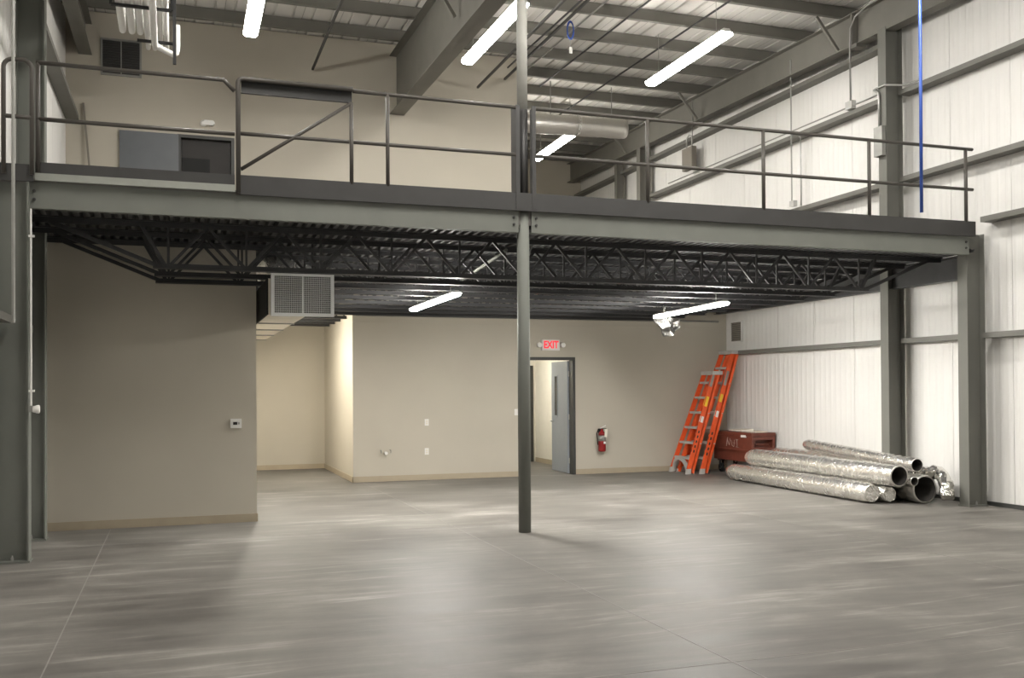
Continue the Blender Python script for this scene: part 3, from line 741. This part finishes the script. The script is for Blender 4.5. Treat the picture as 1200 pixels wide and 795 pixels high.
# ------------------------------------------------------------------ ladders
def ladder(label, x0, yA, yB, xt, zt_, yAt, yBt, nstep, foot_arc):
    """front rails lean from (x0, 0) to (xt, zt_) towards the right wall; steps span y"""
    t = thing('step_ladder', (x0, (yA+yB)/2, 0), label, 'ladder', 'orange step ladders')
    ln = Vector((xt-x0, 0, zt_)).normalized(); nx = Vector((ln.z, 0, -ln.x))   # nx points behind the ladder
    A0, A1 = Vector((x0, yA, 0.03)), Vector((xt, yAt, zt_)); B0, B1 = Vector((x0, yB, 0.03)), Vector((xt, yBt, zt_))
    def pt(P, Q, f_): return P+(Q-P)*f_
    def crail(P, Q, dep, w_, nm):
        d = (Q-P).normalized(); a = nx*dep/2; bvec = d.cross(nx).normalized()*w_/2
        return MB().hexa([P-a-bvec, P+a-bvec, P+a+bvec, P-a+bvec, Q-a-bvec, Q+a-bvec, Q+a+bvec, Q-a+bvec]).build(nm, MT['orange'], t)
    rails = [crail(A0, A1, 0.085, 0.03, 'side_rail'), crail(B0, B1, 0.085, 0.03, 'side_rail')]
    off = nx*0.115
    ins = Vector((0, 0.07, 0)); crail(A0+off+ln*0.02+ins, A1+off+ins*0.6, 0.05, 0.09, 'rear_rail'); crail(B0+off+ln*0.02-ins, B1+off-ins*0.6, 0.05, 0.09, 'rear_rail')
    for i in range(1, nstep+1):
        f_ = i*0.3048/(zt_/ln.z*1.0)
        if f_ > 0.95: break
        p, q = pt(A0, A1, f_), pt(B0, B1, f_)
        b_ = MB(); d = (q-p).normalized(); aa = Vector((0.05, 0, 0)); hh = Vector((0, 0, 0.042))
        p2 = p+Vector((0.0, 0.012, 0)); q2 = q-Vector((0.0, 0.012, 0))
        b_.hexa([p2-aa-hh, p2+aa-hh, q2+aa-hh, q2-aa-hh, p2-aa, p2+aa, q2+aa, q2-aa])
        b_.build('step', MT['alu'], t)
        if i % 2 == 0:
            MB().bar(p+off, q+off, 0.02, 0.02).build('rear_brace', MT['alu'], t)
    tc = pt(A0, A1, 1.0)+off*0.4; td = pt(B0, B1, 1.0)+off*0.4
    MB().hexa([tc+Vector((-0.10, -0.05, -0.02)), tc+Vector((0.12, -0.05, -0.02)), td+Vector((0.12, 0.05, -0.02)), td+Vector((-0.10, 0.05, -0.02)),
               tc+Vector((-0.10, -0.05, 0.05)), tc+Vector((0.12, -0.05, 0.05)), td+Vector((0.12, 0.05, 0.05)), td+Vector((-0.10, 0.05, 0.05))]).build('top_cap', MT['alu'], t)
    for P in (A0, B0, A0+off+ins, B0+off-ins):
        MB().hexa([P+Vector(v) for v in ((-0.05, -0.022, -0.03), (0.05, -0.022, -0.03), (0.05, 0.022, -0.03), (-0.05, 0.022, -0.03), (-0.03, -0.022, 0.07), (0.065, -0.022, 0.07), (0.065, 0.022, 0.07), (-0.03, 0.022, 0.07))]).build('foot', MT['alu'], t)
    if foot_arc:
        ymid = (yA+yB)/2; hw = abs(yB-yA)/2-0.02; n = 12; b_ = MB()
        for i in range(n):
            a0, a1 = PI*i/n, PI*(i+1)/n
            def P3(a, r): return Vector((x0+0.03-0.03*math.sin(a), ymid+r*math.cos(a), 0.02+0.30*math.sin(a)*(r/hw)))
            i0, i1, o0, o1 = P3(a0, hw*0.78), P3(a1, hw*0.78), P3(a0, hw), P3(a1, hw)
            dd = Vector((0.02, 0, 0))
            b_.hexa([i0-dd, i0+dd, i1+dd, i1-dd, o0-dd, o0+dd, o1+dd, o1-dd])
        b_.build('gusset', MT['alu'], t)
    # stickers on the rail nearest the viewer (outer face at -y of rail A)
    def sticker(f0, f1, m_, nm, ww=0.055):
        p, q = pt(A0, A1, f0), pt(A0, A1, f1); o_ = Vector((0, -0.0165, 0))
        a = nx*ww/2
        MB().hexa([p-a+o_, p+a+o_, q+a+o_, q-a+o_, p-a+o_*1.08, p+a+o_*1.08, q+a+o_*1.08, q-a+o_*1.08]).build(nm, m_, t)
        o2 = -nx*0.0435
        bv = Vector((0, 0.008, 0))
        MB().hexa([p-bv+o2, p+bv+o2, q+bv+o2, q-bv+o2, p-bv+o2*1.03, p+bv+o2*1.03, q+bv+o2*1.03, q-bv+o2*1.03]).build(nm, m_, t)
    return sticker
st1 = ladder('shorter orange fibreglass step ladder, in front, leaning in the corner', 9.06, 16.22, 16.86, 9.70, 1.90, 16.34, 16.68, 7, True)
st1(0.50, 0.56, MT['white'], 'white_sticker'); st1(0.66, 0.76, MT['yellow'], 'yellow_sticker'); st1(0.86, 0.98, MT['dimgalv'], 'grey_sticker')
for i in range(5): st1(0.20+i*0.048, 0.225+i*0.048, MT['print_'], 'lettering', 0.03)
st2 = ladder('taller orange fibreglass step ladder behind the shorter one in the corner', 9.32, 16.16, 16.90, 10.13, 2.30, 16.36, 16.74, 9, False)
st2(0.455, 0.505, MT['white'], 'white_sticker'); st2(0.58, 0.645, MT['yellow'], 'yellow_sticker'); st2(0.72, 0.84, MT['dimgalv'], 'grey_sticker')
for i in range(5): st2(0.14+i*0.042, 0.162+i*0.042, MT['print_'], 'lettering', 0.03)

# ------------------------------------------------------------------ job-site chest
ch = thing('tool_chest', (10.1, 16.0, 0), 'brown steel job-site chest on casters in the corner', 'chest')
cx0, cx1, cy0, cy1 = 9.87, 10.36, 15.32, 16.72
B(cx0+0.03, cx1-0.01, cy0+0.03, cy1-0.03, 0.25, 0.47).build('lower_body', MT['brown'], ch)
# upper body with an end recess for the handle
b = MB(); b.box(cx0, cx1, cy0+0.12, cy1-0.07, 0.47, 0.72)
b.box(cx0, cx1, cy0, cy0+0.12, 0.47, 0.53); b.box(cx0, cx1, cy0, cy0+0.12, 0.66, 0.72)
b.box(cx0, cx0+0.05, cy0, cy0+0.12, 0.53, 0.66); b.box(cx1-0.05, cx1, cy0, cy0+0.12, 0.53, 0.66); b.box(cx0, cx1, cy1-0.07, cy1, 0.47, 0.72)
b.build('upper_body', MT['brown'], ch)
b = MB(); b.box(cx0-0.012, cx1+0.005, cy0-0.012, cy1+0.012, 0.725, 0.79); b.build('lid', MT['brown'], ch)
MB().tube([(cx0+0.10, cy0+0.03, 0.61), (cx0+0.10, cy0-0.005, 0.585), (cx1-0.10, cy0-0.005, 0.585), (cx1-0.10, cy0+0.03, 0.61)], 0.012, 8).build('carry_handle', MT['brown'], ch, True)
B(cx0-0.018, cx0-0.001, cy0+0.18, cy0+0.34, 0.70, 0.745).build('hasp', MT['white'], ch)
MB().bar((cx0-0.006, cy0-0.006, 0.46), (cx0-0.006, cy1, 0.46), 0.012, 0.03).build('rub_rail', MT['brown'], ch)
for (xx, yy) in ((cx0+0.09, cy0+0.15), (cx0+0.09, cy1-0.2), (cx1-0.09, cy0+0.15), (cx1-0.09, cy1-0.2)):
    cst = MB().lathe([(0.07, -0.022), (0.085, -0.018), (0.085, 0.018), (0.07, 0.022)], (xx, yy, 0.086), 18, 'x').build('caster', MT['black'], ch, True)
    MB().lathe([(0.03, -0.028), (0.03, 0.028)], (xx, yy, 0.086), 10, 'x').build('hub', MT['galv'], cst)
    b = MB(); b.box(xx-0.034, xx-0.028, yy-0.03, yy+0.03, 0.07, 0.22); b.box(xx+0.028, xx+0.034, yy-0.03, yy+0.03, 0.07, 0.22); b.box(xx-0.05, xx+0.05, yy-0.05, yy+0.05, 0.22, 0.25)
    b.build('fork', MT['dark'], cst)
# chalked white characters on the long face (plane x = cx0), y runs right to left in view
def stroke(pts, wd=0.009):
    b_ = MB()
    for (p, q) in zip(pts[:-1], pts[1:]):
        b_.bar((cx0-0.003, p[0], p[1]), (cx0-0.003, q[0], q[1]), 0.004, wd, (1, 0, 0))
    b_.build('chalk_mark', MT['paint_w'], ch)
Yc = 16.02
def U(u, v): return (Yc-u, 0.515+v)
stroke([U(-0.16, 0.0), U(-0.13, 0.14), U(-0.06, 0.02), U(-0.03, 0.15)]); stroke([U(-0.14, 0.03), U(-0.11, 0.17)])
stroke([U(0.0, 0.12), U(0.04, 0.02), U(0.10, 0.0), U(0.12, 0.13)]); stroke([U(0.06, 0.075), U(0.15, 0.065)])
stroke([U(0.16, 0.14), U(0.25, 0.13)]); stroke([U(0.205, 0.135), U(0.215, 0.0)]); stroke([U(0.16, 0.0), U(0.27, -0.01)])
pp = tag(B(10.02, 10.27, 15.42, 15.95, 0.791, 0.815).build('paper_stack', MT['paper']), 'loose off-white papers lying on the brown chest', 'paper')
pp2 = MB().hexa([(9.93, 15.75, 0.80), (10.15, 15.70, 0.80), (10.2, 16.2, 0.80), (9.98, 16.28, 0.80), (9.93, 15.75, 0.825), (10.15, 15.70, 0.85), (10.2, 16.2, 0.835), (9.98, 16.28, 0.82)]).build('loose_sheet', MT['paper'], pp)

# ------------------------------------------------------------------ foil wrapped ducts on the floor
def wob(seed, amt, fr=9.0):
    sv = Vector((seed*3.1, seed*1.7, seed*0.9))
    return lambda q, i, t: Vector((mnoise.noise((q+sv)*fr), mnoise.noise((q+sv*2)*fr+Vector((9, 0, 0))), mnoise.noise((q-sv)*fr+Vector((0, 7, 0)))))*amt
def duct(label, p, q, r, seed, open_end, mt=None, thick=0.022, amt=0.010, n=34, cr=False):
    p = Vector(p); q = Vector(q); mt = mt or MT['foil']
    t = thing('foil_duct', (p.x, p.y, 0), label, 'duct', 'foil-wrapped ducts piled by the white wall')
    pts = [p+(q-p)*i/n for i in range(n+1)]; d = (q-p).normalized()
    R = [r]*(n+1)
    R[-1] = r*0.72; R[-2] = r*0.95
    if not open_end: R[0] = r*0.82; R[1] = r*0.98
    MB().tube(pts, R, 26, not open_end, wob(seed, amt)).build('foil_jacket', mt, t, True)
    if open_end:
        back = MB(); m_ = 28; vs = []; fs = []
        a = d.cross(Vector((0, 0, 1))).normalized(); b_ = d.cross(a)
        prof = [(r*0.985, 0.02), (r, -0.004), (r-thick, -0.006), (r-thick, 0.7)]
        for (rr, h) in prof:
            for k in range(m_):
                tt = 2*PI*k/m_; vs.append(p+d*h+(a*math.cos(tt)+b_*math.sin(tt))*rr)
        for i in range(len(prof)-1):
            for k in range(m_): k2 = (k+1) % m_; fs.append((i*m_+k, i*m_+k2, (i+1)*m_+k2, (i+1)*m_+k))
        nn = 2*m_
        MB().add(vs[:nn+m_], [f for f in fs if max(f) < nn+m_][:m_*2]).build('rim', MT['foil2'], t, True)
        MB().add(vs[nn:], [(k, (k+1) % m_, (k+1) % m_+m_, k+m_) for k in range(m_)]+[tuple(m_+k for k in range(m_))]).build('liner', MT['inside'], t, True, False)
    else:
        vs = []; fs = []; a = d.cross(Vector((0, 0, 1))).normalized(); b_ = d.cross(a); m_ = 20; rings = 5; wv = wob(seed+5, 0.05, 16)
        for j in range(rings):
            rr = r*0.84*(1-j/rings)
            for k in range(m_):
                tt = 2*PI*k/m_; q_ = p+(a*math.cos(tt)+b_*math.sin(tt))*rr+d*(-0.005+0.10*(j/rings)*abs(math.sin(2.5*tt+seed)))
                vs.append(q_+wv(q_, 0, 0)*(0.3+j/rings))
        for j in range(rings-1):
            for k in range(m_): k2 = (k+1) % m_; fs.append((j*m_+k, j*m_+k2, (j+1)*m_+k2, (j+1)*m_+k))
        fs.append(tuple((rings-1)*m_+k for k in range(m_)))
        MB().add(vs, fs).build('crumpled_end', MT['crumple'], t, False)
    # tape bands
    for f_ in (0.22, 0.5, 0.78):
        c_ = p+(q-p)*f_
        MB().tube([c_-d*0.03, c_+d*0.03], r*1.012, 26, False, wob(seed, amt)).build('tape_band', mt, t, True)
    return t
duct('front foil-wrapped duct on the floor with a crumpled closed end', (9.075, 11.12, 0.145), (9.26, 15.05, 0.145), 0.140, 1, False, amt=0.005)
duct('short-looking foil duct squeezed behind the front one, crumpled end', (9.335, 11.08, 0.122), (9.50, 14.6, 0.122), 0.116, 2, False, amt=0.005)
duct('widest foil duct on the floor with a large dark open end', (9.735, 10.86, 0.20), (9.86, 13.9, 0.20), 0.195, 3, True, MT['foil2'], amt=0.005)
duct('foil duct lying across the pile with an open end above the crumpled ones', (9.305, 10.86, 0.395), (9.38, 14.62, 0.415), 0.150, 4, True, amt=0.005)
duct('thin foil duct with a small open end wedged beside the widest one', (9.505, 10.80, 0.322), (9.585, 12.6, 0.335), 0.066, 5, True, None, 0.012, 0.003)
duct('topmost thin foil duct tilting up toward its far end', (9.605, 10.86, 0.535), (9.90, 13.75, 0.665), 0.094, 6, True, None, 0.012, 0.004)
duct('foil duct below the topmost one, open end half hidden', (9.86, 11.6, 0.475), (9.99, 14.8, 0.445), 0.120, 7, True, amt=0.005)
fx = thing('foil_sleeve', (9.95, 10.5, 0), 'crumpled foil sleeve drooping to the floor at the right end of the pile', 'duct')
path = []; P = [(10.03, 11.5, 0.30), (10.04, 11.15, 0.40), (10.0, 10.88, 0.43), (9.92, 10.70, 0.36), (9.86, 10.60, 0.25), (9.83, 10.55, 0.16), (9.82, 10.52, 0.11)]
for i in range(len(P)-1):
    for j in range(6): path.append(Vector(P[i]).lerp(Vector(P[i+1]), j/6))
path.append(Vector(P[-1]))
MB().tube(path, [0.088+0.006*math.sin(i*0.9) for i in range(len(path))], 22, True, wob(11, 0.028, 9)).build('foil_jacket', MT['crumple'], fx, True)
# rumpled foil hanging under the right strip light
hf = thing('foil_scrap', (7.4, 13.9, 2.5), 'crumpled scrap of foil hanging below the right strip light', 'foil')
n = 14; vs = []; fs = []
for i in range(n+1):
    for j in range(n+1):
        u, v = i/n, j/n
        xx = 7.20+0.45*u*(1-0.35*v)+0.12*v; zz = 2.735-0.27*v*(0.45+0.55*math.sin(PI*(0.2+0.75*u)))-0.02*v
        yy = 13.90+0.07*math.sin(3*PI*u)*v+0.05*math.sin(7*u+5*v)
        q = Vector((xx, yy, zz)); nv = mnoise.noise(q*9)
        vs.append(q+Vector((0.03*mnoise.noise(q*11+Vector((3, 0, 0))), 0.09*nv, 0.03*mnoise.noise(q*8))))
for i in range(n):
    for j in range(n): a = i*(n+1)+j; fs.append((a, a+1, a+n+2, a+n+1))
nb = len(vs)
vs += [v+Vector((0.01, 0.035, -0.004)) for v in vs]; fs += [tuple(nb+k for k in reversed(f)) for f in fs]
MB().tube([(7.34, 13.9, 2.70), (7.34, 13.82, 2.905)], 0.003, 5).build('tie_wire', MT['dimgalv'], hf)
MB().add(vs, fs).build('foil_sheet', MT['scrap'], hf, False, False)

# ------------------------------------------------------------------ overhead services
sd = thing('round_duct', (7.2, 18.0, 6.75), 'silver foil-wrapped round duct hanging under the roof past the railing', 'duct')
MB().tube([(6.15, 17.62, 6.74)]+[(6.18+2.30*i/24, 17.62, 6.74+0.002*i) for i in range(25)], 0.19, 24, True, wob(21, 0.012, 7)).build('foil_jacket', MT['foil2'], sd, True)
MB().tube([(7.42, 17.62, 6.768), (7.48, 17.62, 6.768)], 0.197, 24, False).build('tape_band', MT['foil'], sd, True)
for xx in (6.9, 8.2): MB().bar((xx, 17.62, 6.9), (xx, 17.62, 7.6), 0.02, 0.006).build('hanger_strap', MT['dimgalv'], sd)
# electrical on the right wall
eb = tag(B(9.93, 9.998, 11.88, 12.06, 5.06, 5.50).build('electrical_box', MT['dimgalv']), 'grey electrical box mounted on the tall right column', 'electrical box')
eb2 = tag(B(10.16, 10.27, 17.92, 18.33, 6.2, 6.66).build('junction_box', MT['taupe']), 'taupe control box hanging before the white wall above the railing', 'junction box')
MB().tube([(10.2, 18.2, 6.66), (10.2, 18.2, 6.86), (10.2, 18.1, 6.93), (10.2, 17.98, 6.88), (10.2, 17.98, 6.66)], 0.016, 8).build('conduit_loop', MT['galv'], eb2, True)
c1 = thing('conduit_run', (10.19, 12.9, 6.05), 'pale conduit dropping to a junction box on the girt left of the tall column', 'conduit')
MB().tube([(9.97, 11.3, 7.44), (9.97, 12.25, 7.42), (9.98, 12.52, 7.36), (9.985, 12.64, 7.22), (9.99, 12.66, 6.95), (10.19, 12.91, 6.16)], 0.014, 8).build('drop', MT['dimgalv'], c1, True)
B(10.15, 10.23, 12.83, 12.99, 6.045, 6.17).build('junction_box', MT['galv'], c1)
MB().tube([(10.19, 12.83, 6.09), (10.19, 12.2, 6.09), (9.97, 12.06, 6.10), (9.97, 11.86, 6.10), (10.19, 11.7, 6.07), (10.19, 11.35, 6.055)], 0.014, 8).build('conduit', MT['galv'], c1, True)
MB().tube([(9.975, 12.1, 6.09), (9.975, 12.0, 6.02), (9.975, 11.99, 5.92), (9.975, 11.99, 5.50)], 0.016, 8).build('conduit', MT['galv'], c1, True)
MB().tube([(10.19, 12.99, 6.09), (10.19, 19.0, 6.09)], 0.012, 8).build('conduit', MT['dimgalv'], c1, True)
c2 = thing('conduit_run', (10.1, 14.37, 4.74), 'thin rod dropping down the white wall behind the right railing', 'conduit')
MB().tube([(10.1, 14.37, 7.3), (10.1, 14.37, 4.80)], 0.013, 8).build('rod', MT['dimgalv'], c2)
B(10.07, 10.15, 14.28, 14.40, 4.745, 4.84).build('fitting', MT['galv'], c2)
MB().tube([(10.24, 14.5, 6.05), (10.24, 14.3, 5.95), (10.24, 14.3, 4.76)], 0.013, 8).build('conduit', MT['galv'], c2, True)
tag(MB().tube([(10.1, 17.78, 7.56), (10.1, 17.78, 6.66)], 0.010, 6).build('hanger_rod', MT['dimgalv']), 'thin rod from the roof to the taupe control box', 'rod')
# blue hose
tag(MB().tube([(8.075, 9.0, 7.3), (8.07, 9.0, 5.0), (8.065, 9.0, 3.60)], 0.019, 12).build('air_hose', MT['blue'], None, True), 'bright blue hose hanging straight down before the right railing', 'hose')
hc = thing('hose_coil', (6.03, 14.5, 7.1), 'small coil of blue line with a white tag under the roof', 'coil')
for k in range(3):
    MB().tube([(6.03+0.055*math.cos(2*PI*i/20)+0.01*k, 14.5+0.02*k, 7.40+0.14*math.sin(2*PI*i/20)) for i in range(21)], 0.012, 6, False).build('loop', MT['blue'], hc, True)
MB().tube([(6.03, 14.5, 7.27), (6.03, 14.5, 7.10)], 0.004, 5).build('cord', MT['dimgalv'], hc)
B(6.01, 6.06, 14.49, 14.51, 7.02, 7.12).build('tag', MT['white'], hc)

# white PVC pipes, upper left
Yp, Zp, rp = 13.3, 6.18, 0.040
def elbow_pipe(xx, yend, z_, r_, label):
    pts = [(xx, 7.5, z_), (xx, yend-0.10, z_)]
    pts += [(xx, yend-0.10+0.10*math.sin(a), z_+0.10-0.10*math.cos(a)) for a in [PI/2*i/5 for i in range(1, 6)]]
    pts.append((xx, yend, 7.45))
    tag(MB().tube(pts, r_, 14).build('vent_pipe', MT['pvc'], None, True), label, 'pipe', 'white pipes under the roof')
OR2 = ['leftmost', 'second from left', 'third from left', 'fourth from left']
for i, xx in enumerate((-0.62, -0.51, -0.41, -0.315)):
    elbow_pipe(xx, Yp, Zp, rp, 'white pipe of the near overhead rank, %s' % OR2[i])
elbow_pipe(-0.11, Yp, Zp+0.02, rp*0.85, 'thin white pipe right of the bent white pipe')
for i, xx in enumerate((-0.36, -0.27, -0.19, -0.107)):
    elbow_pipe(xx, 15.2, 6.62, 0.034, 'white pipe of the far overhead rank, %s' % OR2[i])
zb = 5.98
tag(MB().tube([(-0.235, 7.5, zb+0.02), (-0.235, 13.10, zb+0.02), (-0.20, 13.16, zb+0.015), (-0.02, 13.2, zb-0.05), (0.02, 13.21, zb-0.02), (0.028, 13.21, zb+0.04), (0.028, 13.21, zb+0.33)], 0.040, 14).build('vent_pipe', MT['pvc'], None, True), 'white pipe bent into a hook, lowest of the overhead pipes', 'pipe', 'white pipes under the roof')
sr = thing('strut_rack', (-0.2, 13.0, 6.1), 'black strut rack carrying the white overhead pipes', 'rack')
MB().bar((0.0, 13.0, 5.74), (0.0, 13.0, 7.3), 0.04, 0.04).build('upright', MT['dark'], sr)
MB().bar((-0.70, 12.2, 6.12), (-0.03, 12.2, 6.12), 0.04, 0.03).build('cross_bar', MT['dark'], sr)
MB().bar((-0.45, 13.3, 6.10), (0.06, 13.3, 6.10), 0.04, 0.03).build('cross_bar', MT['dark'], sr)
MB().bar((-0.70, 12.2, 6.12), (-0.70, 12.2, 7.3), 0.03, 0.03).build('upright', MT['dark'], sr)
MB().bar((-0.03, 12.2, 6.12), (-0.03, 12.2, 7.3), 0.03, 0.03).build('upright', MT['dark'], sr)

# left column services
tag(MB().tube([(-1.303, 9.24, 2.2), (-1.303, 9.24, 7.5)], 0.014, 8).build('conduit', MT['dimgalv']), 'thin grey conduit rising in front of the left column', 'conduit')
al = thing('alarm_device', (-1.29, 10.17, 1.45), 'white alarm sensor at the foot of a thin white conduit, left column', 'sensor')
MB().tube([(-1.285, 10.17, 3.34), (-1.285, 10.17, 1.47)], 0.0085, 8).build('conduit', MT['pvc'], al)
for zz in (3.08, 1.62): B(-1.305, -1.255, 10.155, 10.185, zz-0.01, zz+0.01).build('clip', MT['white'], al)
B(-1.305, -1.265, 10.14, 10.20, 1.42, 1.48).build('mount', MT['dimgalv'], al)
MB().lathe([(0.028, 0.0), (0.034, 0.02), (0.040, 0.035), (0.040, 0.055), (0.03, 0.06)], (-1.268, 10.15, 1.447), 16, 'x').build('sensor_head', MT['white'], al, True)
# thin dark slanted line at the upper back wall, drawn as a bar
tag(MB().bar((-1.155, 16.80, 3.67), (-1.385, 17.0, 6.25), 0.03, 0.03).build('slanted_line', MT['taupe']), 'thin dark slanted line at the upper back wall in the left corner', 'strip')
